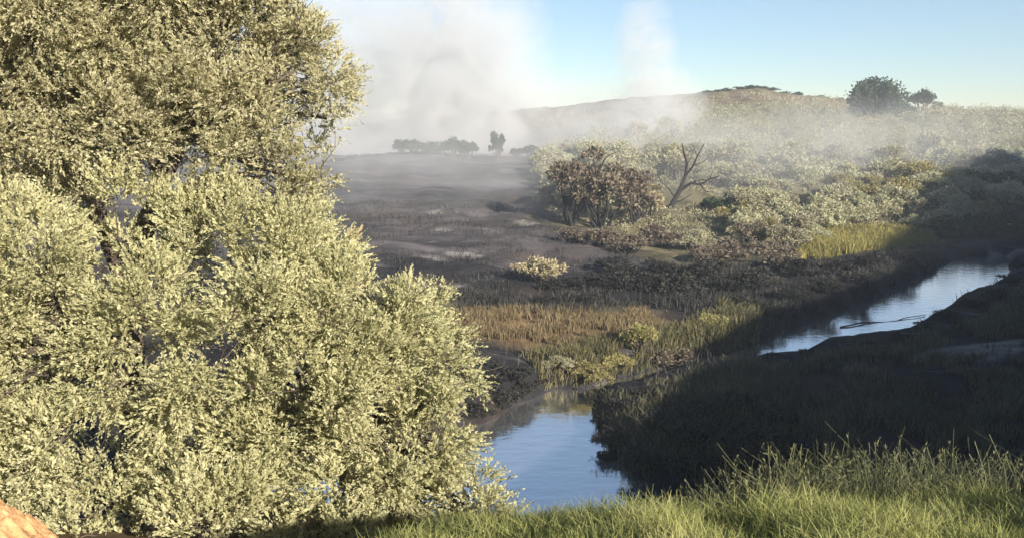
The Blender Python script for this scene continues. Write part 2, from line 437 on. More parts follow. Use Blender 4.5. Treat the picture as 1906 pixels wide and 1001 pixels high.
# ------------------------------------------------------------------ river
wm, nt, out = newmat('river_water')
tc = N(nt, 'TexCoord'); mp = N(nt, 'Mapping'); mp.inputs['Scale'].default_value = (0.9, 1.6, 1)
no = N(nt, 'TexNoise', i_Scale=1.3, i_Detail=4.0)
nt.links.new(tc.outputs['Object'], mp.inputs[0]); nt.links.new(mp.outputs[0], no.inputs['Vector'])
bp = N(nt, 'Bump', i_Strength=0.32, i_Distance=0.05); nt.links.new(no.outputs[0], bp.inputs['Height'])
d = N(nt, 'BsdfPrincipled', i_Roughness=0.3, i_IOR=1.33); d.inputs['Base Color'].default_value = (0.26, 0.27, 0.27, 1)
d.inputs['Specular IOR Level'].default_value = 0.0
gl = N(nt, 'BsdfGlossy', i_Roughness=0.09); gl.inputs[0].default_value = (1.0, 0.975, 0.94, 1)
fr = N(nt, 'Fresnel', i_IOR=1.45); mxs = N(nt, 'MixShader')
for q in (d, gl, fr): nt.links.new(bp.outputs[0], q.inputs['Normal'])
nt.links.new(math_(nt, 'POWER', fr.outputs[0], 0.09), mxs.inputs[0])
nt.links.new(d.outputs[0], mxs.inputs[1]); nt.links.new(gl.outputs[0], mxs.inputs[2]); nt.links.new(mxs.outputs[0], out.inputs[0])
rx = np.linspace(-70, 130, 60); ry = np.linspace(15, 110, 40)
RX, RY = np.meshgrid(rx, ry); ri = np.arange(RX.size).reshape(RX.shape)
rme = mesh_np('river', np.stack([RX, RY, np.zeros_like(RX)], -1).reshape(-1, 3), np.stack([ri[:-1, :-1], ri[:-1, 1:], ri[1:, 1:], ri[1:, :-1]], -1).reshape(-1, 4), wm, True)
tag(obj('river', rme), 'calm river winding between burnt banks, reflecting the sky', kind='structure')

# ------------------------------------------------------------------ the big tree and bush beside the camera
def spray_crown(blobs, sprays_per_m2, leaf_n, L, W, shell=0.55, up=0.35, droop=0.0, seed=1, twig=0.27):
    """boughs of leafy sprays: many short twigs pointing out of each bough, leaves along them"""
    r = np.random.default_rng(seed); mb = MB(); tips = []
    for (c, R, dens) in blobs:
        c = np.asarray(c); R = np.asarray(R, float)
        # sub-boughs give the bough a broken, tufted outline
        ns = max(6, int(14 * (R.mean() / 0.8) ** 1.2))
        sd = r.normal(size=(ns, 3)); sd[:, 2] += 0.15; sd /= np.linalg.norm(sd, axis=1, keepdims=True)
        sc = c + sd * R * r.uniform(0.6, 1.08, (ns, 1)); sr = np.minimum(R.mean() * r.uniform(0.20, 0.42, ns), 0.40)
        for k in range(ns):
            n = int(dens * sprays_per_m2 * 4 * math.pi * sr[k] ** 2)
            if n < 2: continue
            q = r.normal(size=(n, 3)); q /= np.linalg.norm(q, axis=1, keepdims=True)
            q += sd[k] * 0.5 + [0, 0, 0.25]
            p = sc[k] + q * sr[k] * (shell + (1 - shell) * r.random((n, 1)) ** 0.6)
            dr = q + sd[k] * 0.5 + np.array([0, 0, up]) + r.normal(size=(n, 3)) * 0.35
            dr /= np.linalg.norm(dr, axis=1, keepdims=True)
            t = np.tile(np.linspace(0.05, 1, leaf_n), n); rep = np.repeat(np.arange(n), leaf_n)
            tl = (twig * r.uniform(0.5, 1.25, n))[rep]
            P = p[rep] + dr[rep] * (t * tl)[:, None]; P[:, 2] -= droop * (t ** 2) * tl
            D = dr[rep] * 0.9 + r.normal(size=(len(t), 3)) * 0.42
            s = r.uniform(0.45, 1.45, len(t)) * (1.15 - 0.5 * t) * (r.uniform(0.7, 1.3, n))[rep]
            mb.add(*leaves(P, D, L * s, W * s, r))
            tips.append((c, sc[k]))
    return mb, tips
def blobs_px(rows):
    res = []
    for u, v, y, rp, dens in rows:
        k = math.sin(u * 0.043 + v * 0.031) * 0.55
        p = at(u, v, y + k); R = rp / F * np.linalg.norm(p - EYE) * 0.93
        res.append((p, (R, R * 0.9, R * 0.92), dens))
    return res
def woody(name, base, label, cat, blobs, mat, bark, seed, trunk_r, sprays, leaf_n, L, W, forks, **kw):
    g = empty(name, base); b0 = np.array(base)
    mb, tips = spray_crown(blobs, sprays, leaf_n, L, W, seed=seed, **kw)
    me = mb.mesh('crown', mat); me.transform(__import__('mathutils').Matrix.Translation(-Vector(base)))
    obj('crown', me, g)
    r = np.random.default_rng(seed + 5)
    tr = MB(); fk = [np.array(f) for f in forks]
    tr.add(*tube(bent(b0 - [0, 0, 0.4], fk[0], 6, 0.04, r=r), np.linspace(trunk_r, trunk_r * 0.7, 6), 8))
    for f in fk[1:]:
        tr.add(*tube(bent(fk[0], f, 6, 0.06, r=r), np.linspace(trunk_r * 0.65, trunk_r * 0.4, 6), 7))
    me = tr.mesh('trunk', bark, True); me.transform(__import__('mathutils').Matrix.Translation(-Vector(base))); obj('trunk', me, g)
    br = MB()
    for c, R, dn in blobs:
        f = min(fk, key=lambda q: np.linalg.norm(q - c))
        br.add(*tube(bent(f, c, 6, 0.07, 0.05, r=r), np.linspace(trunk_r * 0.35, 0.02, 6), 5))
    for c, s in tips:
        f = min(fk, key=lambda q: np.linalg.norm(q - c)); o_ = c + (f - c) * r.uniform(0.05, 0.6)
        br.add(*tube(bent(o_, s + (s - c) * 0.2, 5, 0.08, r=r), np.linspace(0.015, 0.004, 5), 3))
    for c, s in tips:
        if r.random() < 0.5:
            d_ = (s - c) / (np.linalg.norm(s - c) + 1e-6) + r.normal(size=3) * 0.5
            br.add(*tube(bent(s, s + d_ * r.uniform(0.25, 0.6), 4, 0.08, r=r), np.linspace(0.009, 0.003, 4), 3))
    print(name, 'leaf quads', len(g.children[0].data.polygons))
    me = br.mesh('branches', bark, True); me.transform(__import__('mathutils').Matrix.Translation(-Vector(base))); obj('branches', me, g)
    tag(g, label, cat)
    return g
def gpt(x, y): return (x, y, float(tz(x, y)[0]))

tree_blobs = blobs_px([
    (345, 62, 13.6, 62, 0.8), (385, 118, 13.3, 36, 0.7), (390, 75, 13.4, 30, 0.7), (375, 195, 13.0, 26, 0.6), (350, 25, 13.4, 40, 0.7), (352, 172, 13.1, 46, 0.7), (300, 120, 13.3, 58, 0.55), (262, 40, 13.4, 85, 0.9), (150, 40, 13.4, 100, 0.75),
    (30, 60, 13.0, 105, 0.8), (295, 205, 12.7, 62, 0.8), (200, 140, 12.9, 90, 0.6), (90, 160, 12.8, 95, 0.75), (-60, 150, 12.8, 110, 0.8),
    (170, -80, 13.8, 120, 0.9), (290, -45, 13.9, 72, 0.9), (20, -80, 13.6, 120, 0.9), (-110, -10, 13.6, 120, 0.8), (70, -190, 14.0, 110, 0.8), (200, -180, 14.2, 90, 0.8), (-60, -150, 14, 100, .8),
    (220, 80, 15.4, 110, 0.7), (80, 50, 15.4, 130, 0.7)])
woody('olive_tree', gpt(-6.2, 14.2), 'tall pale olive-green tree rising behind the dense bush beside the burnt field', 'tree', tree_blobs, M_tree, M_bark, 11, 0.24, 110, 17, 0.056, 0.026,
      [at(150, 330, 13.6), at(210, 120, 13.6), at(60, 120, 13.4), at(140, -20, 13.9)], up=0.25, droop=0.1)
bush_blobs = blobs_px([
    (478, 398, 11.6, 66, 1.0), (505, 440, 11.4, 46, 1.0), (495, 370, 11.8, 44, 1.0), (408, 372, 11.6, 80, 1.0), (330, 310, 11.9, 70, 1.0), (255, 290, 11.7, 82, 0.9),
    (150, 275, 11.9, 72, 0.9), (40, 310, 11.6, 75, 0.8), (365, 450, 11.2, 95, 1.0), (250, 405, 11.1, 74, 0.95), (130, 400, 11.3, 70, 0.6), (20, 440, 11.3, 70, 0.5),
    (455, 505, 11.0, 72, 1.0), (355, 545, 10.7, 85, 1.0), (235, 510, 10.7, 68, 0.75), (120, 530, 10.8, 62, 0.55), (525, 565, 10.8, 46, 0.9), (480, 590, 10.5, 60, 1.0),
    (250, 620, 10.2, 80, 0.9), (380, 640, 10.3, 70, 0.9), (120, 640, 10.0, 70, 0.6), (-60, 380, 11.3, 110, 0.8), (-70, 520, 10.7, 110, 0.7), (570, 604, 10.6, 40, 1.0), (500, 535, 10.6, 55, 1.0), (545, 570, 10.5, 40, 1.0), (430, 570, 10.4, 60, 1.0), (500, 490, 11.0, 50, 1.0), (520, 410, 11.3, 38, 1.0), (420, 450, 11.0, 60, 1.0), (515, 600, 10.3, 50, 1.0), (470, 350, 11.6, 40, 1.0), (170, 350, 11.2, 58, 0.9), (70, 500, 10.6, 45, 0.8), (170, 455, 10.5, 42, 0.9), (40, 375, 10.9, 40, 0.9), (180, 585, 10.1, 45, 0.9), (300, 350, 11.0, 50, 1.0)])
woody('olive_bush', gpt(-3.9, 12.0), 'dense broad sunlit yellow-green bush in front of the tall tree, above the pool', 'bush', bush_blobs, M_bush, M_bark, 21, 0.17, 132, 17, 0.054, 0.026,
      [at(230, 520, 11.7), at(330, 430, 11.9), at(120, 400, 11.7), at(420, 500, 11.6)], up=0.2, droop=0.08)
rust_blobs = blobs_px([(385, 300, 12.6, 36, 1.0), (408, 322, 12.5, 24, 0.9), (360, 285, 12.7, 26, 0.9), (400, 350, 12.5, 36, 0.9)])
woody('rusty_shrub', gpt(-2.4, 13.6), 'small rusty tan shrub poking out between tall tree and yellow-green bush', 'shrub', rust_blobs, M_rust, M_bark, 31, 0.06, 60, 14, 0.08, 0.026,
      [at(390, 400, 12.9), at(385, 330, 12.7)], up=0.5)

# ------------------------------------------------------------------ orange earth mound at the foot of the bush
mm, nt, out = newmat('orange_earth')
tc = N(nt, 'TexCoord'); no = N(nt, 'TexNoise', i_Scale=9.0, i_Detail=10.0, i_Roughness=0.8); nt.links.new(tc.outputs['Object'], no.inputs['Vector'])
r_ = ramp(nt, no.outputs[0], [(0.3, (0.36, 0.17, 0.07)), (0.5, (0.62, 0.33, 0.14)), (0.7, (0.74, 0.47, 0.25))])
d = N(nt, 'BsdfPrincipled', i_Roughness=0.95); nt.links.new(r_.outputs[0], d.inputs['Base Color'])
bp = N(nt, 'Bump', i_Strength=0.7, i_Distance=0.06); nt.links.new(no.outputs[0], bp.inputs['Height']); nt.links.new(bp.outputs[0], d.inputs['Normal'])
nt.links.new(d.outputs[0], out.inputs[0])
mc = at(-52, 640, 7.6)
g_ = np.linspace(-1, 1, 121); GX, GY = np.meshgrid(g_, g_); rr = np.hypot(GX, GY)
hgt = np.clip(1 - rr ** 2, -0.3, 1); top = mc[2] + 0.42
mx_, my_ = mc[0] + GX * 1.0, mc[1] + 0.1 + GY * 0.9
base_z = tz(mx_, my_) - 0.15
mz = base_z + (np.maximum(top - base_z, 0.2)) * np.clip(hgt, 0, 1) ** 0.7 + (fbm(mx_ * 3, my_ * 3) * 0.16 + fbm(mx_ * 14, my_ * 14) * 0.09) * (rr < 1)
gi = np.arange(GX.size).reshape(GX.shape)
V_ = np.stack([mx_, my_, mz], -1).reshape(-1, 3)
me = mesh_np('earth_mound', V_ - mc, np.stack([gi[:-1, :-1], gi[:-1, 1:], gi[1:, 1:], gi[1:, :-1]], -1).reshape(-1, 4), mm, True)
o = obj('earth_mound', me); o.location = mc
tag(o, 'bare orange earth mound at the foot of the dense bush', 'mound')

# ------------------------------------------------------------------ plants that repeat: a few moulds, then copies
def mould(name, kind, mat, bark, seed, nl, leafL, leafW, lobes, tall, stem_h, spread=1.0, open_=0.0):
    """a shrub or tree of radius about 1; crown of leaf clumps plus stems"""
    r = np.random.default_rng(seed)
    cr = MB(); st = MB(); cs = []
    for k in range(lobes):
        a = r.uniform(0, 2 * math.pi); q = math.sqrt(r.random()) * 0.72 * spread
        c = np.array([q * math.cos(a), q * math.sin(a), stem_h + tall * (1 - 0.75 * q ** 2) * r.uniform(0.35, 0.95)])
        R = r.uniform(0.26, 0.44) * (1 - 0.25 * q)
        cs.append((c, R))
    per = nl // lobes
    for c, R in cs:
        tuft = max(4, per // 14)
        td = r.normal(size=(tuft, 3)); td /= np.linalg.norm(td, axis=1, keepdims=True); td[:, 2] = np.abs(td[:, 2]) * 0.9 - 0.15
        tc_ = c + td * R * r.uniform(0.55, 1.05, (tuft, 1))
        rep = r.integers(0, tuft, per)
        P = tc_[rep] + r.normal(size=(per, 3)) * R * 0.17
        D = td[rep] + r.normal(size=(per, 3)) * 0.8 + [0, 0, 0.25]
        s = r.uniform(0.6, 1.4, per)
        cr.add(*leaves(P, D, leafL * s, leafW * s, r))
        p = bent((c[0] * 0.1, c[1] * 0.1, -0.12), c, 5, 0.07, r=r)
        st.add(*tube(p, np.linspace(0.05, 0.012, 5), 5))
        for t_ in tc_[:4]: st.add(*tube(bent(c, t_, 3, 0.06, r=r), [0.014, 0.008, 0.005], 3))
    return {'crown': cr.mesh('crown', mat), 'trunk': st.mesh('trunk', bark, True), 'name': name}
def plant(m, loc, size, rz, label, cat, group, squash=1.0):
    g = empty(m['name'], (loc[0], loc[1], loc[2] - 0.05 * size))
    g.rotation_euler = (0, 0, rz); g.scale = (size, size, size * squash)
    obj('crown', m['crown'], g); obj('trunk', m['trunk'], g)
    tag(g, label, cat, group)
    return g

sage = [mould('shrub', 'sage', M_sage, M_bark, 100 + i, 4200, 0.085, 0.05, 10 + i, 0.95 + 0.1 * (i % 3), 0.12) for i in range(5)]
yell = [mould('shrub', 'yell', M_yell, M_bark, 120 + i, 4200, 0.085, 0.045, 10 + i, 1.0, 0.12) for i in range(3)]
scor = [mould('scorched_tree', 'scor', M_scor, M_cbark, 140 + i, 2400, 0.11, 0.055, 13, 1.7, 0.35) for i in range(3)]
sshr = [mould('scorched_shrub', 'sshr', M_scor, M_cbark, 150 + i, 1700, 0.13, 0.055, 11, 0.95, 0.1) for i in range(3)]
chsh = [mould('charred_shrub', 'chsh', M_char, M_cbark, 160 + i, 1700, 0.14, 0.05, 11, 0.9, 0.08) for i in range(4)]
dark = [mould('evergreen_tree', 'dark', M_dark, M_bark, 170 + i, 4200, 0.11, 0.07, 20, 1.3, 0.25) for i in range(3)]
big_dark = mould('evergreen_tree', 'dark', M_dark, M_bark, 176, 14000, 0.075, 0.05, 34, 0.95, 0.0)
rowb = [mould('evergreen_bush', 'dark', M_dark, M_bark, 190 + i, 1500, 0.13, 0.08, 12, 0.9, 0.0) for i in range(3)]
tans = [mould('tan_shrub', 'tans', M_tan, M_bark, 180 + i, 1900, 0.12, 0.05, 10, 1.0, 0.1) for i in range(2)]

# brushy slope beyond the river
pr = random.Random(5); placed = []
def inside(x, y, poly): return poly_sd(np.array([x]), np.array([y]), poly)[0] < 0
cand = []
for k in range(9000):
    y = 84 * (262 / 84) ** pr.random()
    u = pr.uniform(640, 1290)
    x = at(u, 200, y)[0]
    cand.append((x, y, u))
kinds = {'sage': 0, 'yell': 0, 'scor': 0}
cand.sort(key=lambda c_: c_[1] + 14 * ((c_[0] * 7.13 + c_[1] * 3.7) % 1.0))
far_brush = MB(); fr_ = np.random.default_rng(77)
for x, y, u in cand:
    if inside(x, y, FIELD) or (inside(x, y, VALLEY) and y < 112): continue
    if inside(x, y, YPATCH): continue
    if u < 800 and y < 100: continue
    if 752 < u < 865 and y < 118: continue
    s = (0.0235 * y if y < 130 else 3.05 + 0.014 * (y - 130)) * pr.uniform(0.6, 1.3) + 0.2
    if y > 228 + 8 * math.sin(x * 0.12): continue
    if any((x - a) ** 2 + (y - b) ** 2 < (0.64 * (s + c)) ** 2 for a, b, c in placed): continue
    z = float(tz(x, y)[0])
    placed.append((x, y, s))
    if sum(kinds.values()) >= 185:
        n_ = 1300; q = fr_.normal(size=(n_, 3)); q /= np.linalg.norm(q, axis=1, keepdims=True); q[:, 2] = np.abs(q[:, 2])
        lob = fr_.normal(size=(5, 3)) * [0.40, 0.40, 0.10]; lr = fr_.uniform(0.28, 0.6, 5); li = fr_.integers(0, 5, n_)
        P = np.array([x, y, z - 0.1]) + s * (lob[li] + q * lr[li][:, None] * [1, 1, 1.4] * fr_.uniform(0.75, 1.05, (n_, 1)))
        sz = 0.075 * s * fr_.uniform(0.5, 1.3, n_)
        far_brush.add(*leaves(P, q + fr_.normal(size=(n_, 3)) * 0.6, sz, sz * 0.6, fr_))
        continue
    nval = float(fbm(np.array([x / 18]), np.array([y / 18]))[0])
    if y < 118 and nval > 0.12:
        m, lab, gr, kd = pr.choice(yell), 'yellow-green rounded shrub on the lower brushy slope across the river', 'yellow-green shrubs low on the slope', 'yell'
    elif u < 850 and y < 100:
        m, lab, gr, kd = pr.choice(sshr), 'browned scorched shrub at the foot of the brushy slope', 'scorched shrubs along the foot of the slope', 'scor'
    else:
        m, lab, gr, kd = pr.choice(sage), 'grey-green rounded shrub on the brushy slope across the river', 'grey-green shrubs on the slope', 'sage'
    size_ = 'large' if s > 0.0245 * y + 0.2 else 'small'
    where = ('just behind the yellow-green reed bank' if y < 104 and 915 < u < 1110 else 'in its dark shaded corner' if u > 1120 else 'beside the bare dead tree' if 740 < u < 880 and y < 122 else
             'behind the brown scorched trees' if u < 760 else 'below the large round ridge tree' if u > 965 else 'uphill of the browned shrub belt')
    tone = {'yell': 'yellow-green', 'scor': 'browned scorched', 'sage': 'pale grey-green'}[kd]
    lab = f'{size_} {tone} shrub on the brushy slope, {where}'
    kinds[kd] += 1
    plant(m, (x, y, z), s, pr.uniform(0, 6.28), lab, 'shrub', gr, pr.uniform(0.65, 1.0))
tag(obj('distant_brush', far_brush.mesh('distant_brush', M_brush)), 'distant mass of grey-green brush high on the slope', kind='stuff')
print('SLOPE', kinds)

def put(m, u, v, px_w, label, cat, group=None, squash=1.0, rz=0.0):
    p = hit(u, v)
    return plant(m, p, px_w / 2 / F * np.linalg.norm(p - EYE), rz, label, cat, group, squash)
# trees on the skyline
def skyline(m, u, v_top, y, px_w, label, cat, group=None, squash=1.0, rz=0.0):
    x = at(u, 100, y)[0]; z = float(tz(x, y)[0]) - (0.35 * squash * px_w / 2 / F * y if m in rowb else 0)
    return plant(m, (x, y, z), px_w / 2 / F * y, rz, label, cat, group, squash)
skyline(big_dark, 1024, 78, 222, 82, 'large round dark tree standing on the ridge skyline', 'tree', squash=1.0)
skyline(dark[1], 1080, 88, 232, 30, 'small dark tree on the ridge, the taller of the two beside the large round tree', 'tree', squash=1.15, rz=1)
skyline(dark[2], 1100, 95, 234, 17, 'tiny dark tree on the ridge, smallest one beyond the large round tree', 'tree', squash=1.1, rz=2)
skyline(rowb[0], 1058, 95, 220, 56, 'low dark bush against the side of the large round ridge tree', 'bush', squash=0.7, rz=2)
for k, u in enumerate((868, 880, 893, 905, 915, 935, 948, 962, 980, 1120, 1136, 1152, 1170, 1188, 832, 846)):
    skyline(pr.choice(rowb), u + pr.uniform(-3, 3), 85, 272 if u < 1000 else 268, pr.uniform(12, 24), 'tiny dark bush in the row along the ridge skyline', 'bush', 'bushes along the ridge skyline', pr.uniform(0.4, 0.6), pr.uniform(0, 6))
# hedge line and hazy trees at the back of the burnt field
for k, u in enumerate((392, 402, 414, 428, 442, 458, 472, 487, 498)):
    skyline(pr.choice(chsh), u, 165, 156, pr.uniform(14, 22), 'low charred bush in the line along the back edge of the burnt field', 'bush', 'charred bushes at the back of the field', 0.5, pr.uniform(0, 6))
for u, w, sq in ((470, 24, 0.9), (484, 26, 0.9), (500, 28, 0.8), (514, 26, 0.9), (530, 30, 1.0), (548, 26, 1.1), (606, 20, 0.7), (622, 24, 0.8)):
    skyline(pr.choice(dark), u, 140, 164, w, 'hazy tree veiled by smoke behind the burnt field', 'tree', 'trees veiled by smoke', sq, pr.uniform(0, 6))
skyline(dark[0], 583, 140, 160, 22, 'lone pointed dark tree in the smoke at the back of the burnt field', 'tree', squash=1.9)
for u, v, w in ((636, 190, 30), (655, 178, 34), (745, 150, 44), (780, 142, 40), (700, 150, 40)):
    put(pr.choice(sage), u, v, w, 'smoke-veiled shrub behind the scorched brown trees', 'shrub', 'shrubs in the smoke behind the scorched trees', 1.0, pr.uniform(0, 6))
# scorched brown trees
for k, (u, v, w) in enumerate(((668, 242, 78), (706, 246, 86), (744, 240, 62), (690, 226, 72))):
    put(scor[k % 3], u, v, w, 'brown scorched tree in the cluster at the edge of the burnt field', 'tree', 'scorched trees at the field edge', 1.12 - 0.06 * k, k * 1.3)
put(tans[0], 757, 236, 62, 'pale cream shrub between the scorched trees and the bare dead tree', 'shrub', squash=1.1)
put(tans[1], 640, 312, 62, 'pale tan shrub alone at the near edge of the burnt field', 'shrub', squash=0.9)
put(tans[0], 612, 300, 34, 'small pale tan shrub beside the larger one in the burnt field', 'shrub', squash=0.8, rz=2)
for k, (u, v, w) in enumerate(((815, 272, 56), (920, 268, 54), (950, 262, 46), (880, 245, 56), (925, 248, 52), (965, 245, 46), (905, 228, 50))):
    put(pr.choice(sage), u, v, w, 'pale grey-green shrub mixed among the browned ones beside the dead tree', 'shrub', 'pale shrubs among the browned ones', pr.uniform(0.7, 0.95), pr.uniform(0, 6))
put(dark[1], 840, 228, 36, 'small dark green shrub beside the bare dead tree', 'shrub', squash=0.7)
# browned and charred shrubs between the field and the river
for k, (u, v, w) in enumerate(((770, 268, 60), (865, 282, 66), (905, 290, 62), (735, 275, 56), (700, 268, 54), (880, 262, 56), (670, 262, 44), (830, 284, 50))):
    put(pr.choice(sshr), u, v, w, 'browned shrub in the belt between the dead tree and the river', 'shrub', 'browned shrubs between the dead tree and the river', pr.uniform(0.7, 0.95), pr.uniform(0, 6))
for k, (u, v, w) in enumerate(((660, 318, 54), (700, 318, 60), (745, 318, 64), (795, 322, 62), (845, 318, 60), (890, 318, 58), (720, 298, 56), (770, 302, 60), (830, 302, 58), (940, 300, 54), (985, 300, 46), (930, 330, 48), (965, 322, 46), (1020, 292, 44), (1060, 283, 36), (870, 340, 46), (900, 345, 44), (640, 335, 36), (1010, 312, 36), (690, 335, 40))):
    put(pr.choice(chsh), u, v, w, 'charred black shrub on the far bank of the river', 'shrub', 'charred shrubs on the far bank', pr.uniform(0.55, 0.85), pr.uniform(0, 6))
for k, (u, v, w) in enumerate(((705, 478, 44), (725, 500, 60), (760, 520, 72), (770, 480, 70), (810, 500, 80), (815, 465, 64), (860, 490, 80), (870, 525, 76), (905, 505, 76), (735, 460, 46), (765, 446, 50), (860, 455, 60), (920, 470, 66), (950, 520, 70), (700, 452, 26), (815, 535, 66), (715, 517, 40))):
    put(pr.choice(chsh), u, v, w, 'charred dark shrub in the clump on the near bank beside the pool', 'shrub', 'charred shrubs beside the pool', pr.uniform(0.5, 0.72), pr.uniform(0, 6))
for k, (u, v, w) in enumerate(((905, 398, 26), (945, 396, 26), (985, 391, 24), (1020, 386, 24), (1055, 376, 24), (1085, 362, 26), (1110, 348, 26), (1140, 338, 28), (1165, 325, 28), (1185, 308, 30), (1195, 292, 26), (1120, 360, 26), (1180, 340, 30))):
    put(pr.choice(chsh), u, v, w, 'low charred shrub along the near edge of the bright river reach', 'shrub', 'charred shrubs along the bright river reach', pr.uniform(0.4, 0.6), pr.uniform(0, 6))
for k, (u, v, w) in enumerate(((560, 468, 56), (590, 454, 56), (615, 441, 46), (575, 436, 54), (605, 424, 46), (550, 444, 50), (632, 430, 30), (570, 415, 44), (545, 425, 44))):  # dark bank and shrubs stand in for a dark reflection on the water
    put(pr.choice(chsh), u, v, w, 'charred low shrub standing in for dark reflection left of the pool below the dry strip', 'shrub', 'charred shrubs standing in for the dark pool reflection', pr.uniform(0.5, 0.7), pr.uniform(0, 6))
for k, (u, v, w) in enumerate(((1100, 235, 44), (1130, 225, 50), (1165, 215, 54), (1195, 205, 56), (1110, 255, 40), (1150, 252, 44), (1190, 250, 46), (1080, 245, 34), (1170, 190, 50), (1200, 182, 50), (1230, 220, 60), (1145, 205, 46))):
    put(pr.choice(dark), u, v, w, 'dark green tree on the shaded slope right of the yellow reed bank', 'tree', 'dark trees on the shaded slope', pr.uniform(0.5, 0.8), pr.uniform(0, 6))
put(yell[0], 833, 362, 46, 'bright yellow-green shrub on the low bank between the two river reaches', 'shrub', squash=0.7)
put(yell[1], 750, 386, 50, 'rounded olive-green shrub on the dry strip above the pool', 'shrub', squash=0.95)
put(yell[2], 690, 425, 60, 'green shrub at the head of the pool', 'shrub', squash=0.7)
put(yell[0], 720, 410, 60, 'dull green shrub behind the one at the head of the pool', 'shrub', squash=0.6, rz=2)
put(sshr[0], 785, 410, 70, 'brownish low shrub on the bank above the charred clump', 'shrub', squash=0.6)
put(sage[1], 655, 415, 44, 'grey-green low shrub at the water edge left of the pool head', 'shrub', squash=0.55)

# ------------------------------------------------------------------ bare dead tree
dp = hit(786, 224); dy = dp[1]
def dpt(u, v, dd=0.0): return at(786 + (u - 786) * 1.2, 228 + (v - 228) * 1.1, dy + dd)
g = empty('dead_tree', dp)
limbs = [([(784, 230, 0), (788, 218, 0), (795, 204, .05), (800, 190, .1)], (0.30, 0.18)),
         ([(800, 190, .1), (802, 176, .3), (799, 165, .4), (797, 154, .5)], (0.16, 0.045)),
         ([(795, 204, .05), (806, 196, -.4), (815, 198, -.7), (824, 192, -.9), (833, 189, -1.1)], (0.16, 0.045)),
         ([(801, 188, .1), (808, 178, -.2), (812, 168, -.4), (819, 154, -.5)], (0.12, 0.035)),
         ([(806, 196, -.4), (814, 193, .2), (822, 193, .5), (828, 197, .8)], (0.06, 0.02)),
         ([(812, 168, -.4), (809, 160, -.1), (808, 156, 0)], (0.035, 0.015)), ([(802, 176, .3), (806, 170, .6), (805, 162, .9)], (0.04, 0.015)),
         ([(790, 212, 0), (784, 202, .5), (776, 194, .8), (772, 184, 1.0)], (0.07, 0.015)), ([(824, 192, -.9), (827, 184, -1.2), (832, 180, -1.3)], (0.035, 0.012)),
         ([(799, 165, .4), (794, 160, .2), (792, 155, .1)], (0.04, 0.015)), ([(815, 198, -.7), (820, 205, -.5), (828, 206, -.3)], (0.07, 0.02)), ([(808, 178, -.2), (815, 175, .3), (822, 170, .6)], (0.06, 0.02)), ([(788, 218, 0), (798, 214, -.5), (806, 208, -.8)], (0.08, 0.03))]
for i, (pts, (r0, r1)) in enumerate(limbs):
    P = np.array([dpt(*p) for p in pts]) - dp
    if i == 0: P[0][2] = -0.3
    V_, Q_ = tube(P, np.linspace(r0, r1, len(P)) * 1.2, 7)
    obj('trunk' if i == 0 else 'limb', mesh_np('limb', V_, Q_, M_cbark, True), g)
tag(g, 'bare black dead tree with forked limbs among the shrubs', 'tree')
# a charred snag above the scorched trees
sp_ = hit(700, 238); g = empty('dead_snag', sp_)
for i, pts in enumerate(([(702, 238, 0), (703, 205, .1), (704, 175, .2), (702, 162, .3)], [(704, 175, .2), (708, 166, 0), (714, 160, -.2), (722, 157, -.3)])):
    P = np.array([at(u, v, sp_[1] + 0.2 + dd) for u, v, dd in pts]) - sp_
    V_, Q_ = tube(P, np.linspace(0.14 - 0.06 * i, 0.03, len(P)), 6)
    obj('trunk' if i == 0 else 'limb', mesh_np('limb', V_, Q_, M_cbark, True), g)
tag(g, 'charred snag with a bent tip sticking out of the scorched brown trees', 'tree')

# ------------------------------------------------------------------ a stick in the river
a, b = on_z(985, 361, 0.05), on_z(1085, 347, 0.05)
p = bent(a, b, 9, 0.02); p[:, 2] = 0.03 + 0.05 * np.sin(np.linspace(0, 9, 9))
c0 = p[0].copy(); V_, Q_ = tube(p - c0, np.linspace(0.05, 0.02, 9), 7)
o = obj('driftwood', mesh_np('driftwood', V_, Q_, M_cbark, True)); o.location = c0
tag(o, 'long dark driftwood branch lying in the bright river reach', 'driftwood')

# ------------------------------------------------------------------ grasses
def scatter(poly, n, seed, thr=None, fs=2.0):
    r = np.random.default_rng(seed); P = np.array(poly); lo, hi = P.min(0), P.max(0)
    x = r.uniform(lo[0], hi[0], n); y = r.uniform(lo[1], hi[1], n)
    k = poly_sd(x, y, poly) + fbm(x / 1.5, y / 1.5) * 0.8 < 0
    if thr is not None: k &= fbm(x / fs, y / fs, 3) > thr
    x, y = x[k], y[k]; z = tz(x, y)
    ok = z > 0.02
    return np.stack([x, y, z], 1)[ok], r
# near bank: low green grass
P, r = scatter([(-0.9, 4.0), (9, 4.0), (12, 12), (-0.6, 12)], 250000, 1)
h = 0.10 + 0.36 * np.clip(fbm(P[:, 0] / 0.8, P[:, 1] / 0.8, 3) + 0.3, 0, 1.2) * (0.45 + 0.55 * sstep(0.2, 2.5, P[:, 0]))
V_, Q_ = blades(P, h * r.uniform(0.4, 1.35, len(P)), r.uniform(0.004, 0.009, len(P)), r.uniform(0.15, 1.0, len(P)), r)
tag(obj('green_grass', mesh_np('green_grass', V_, Q_, M_green)), 'sunlit yellow-green grass along the top of the near bank', kind='stuff')
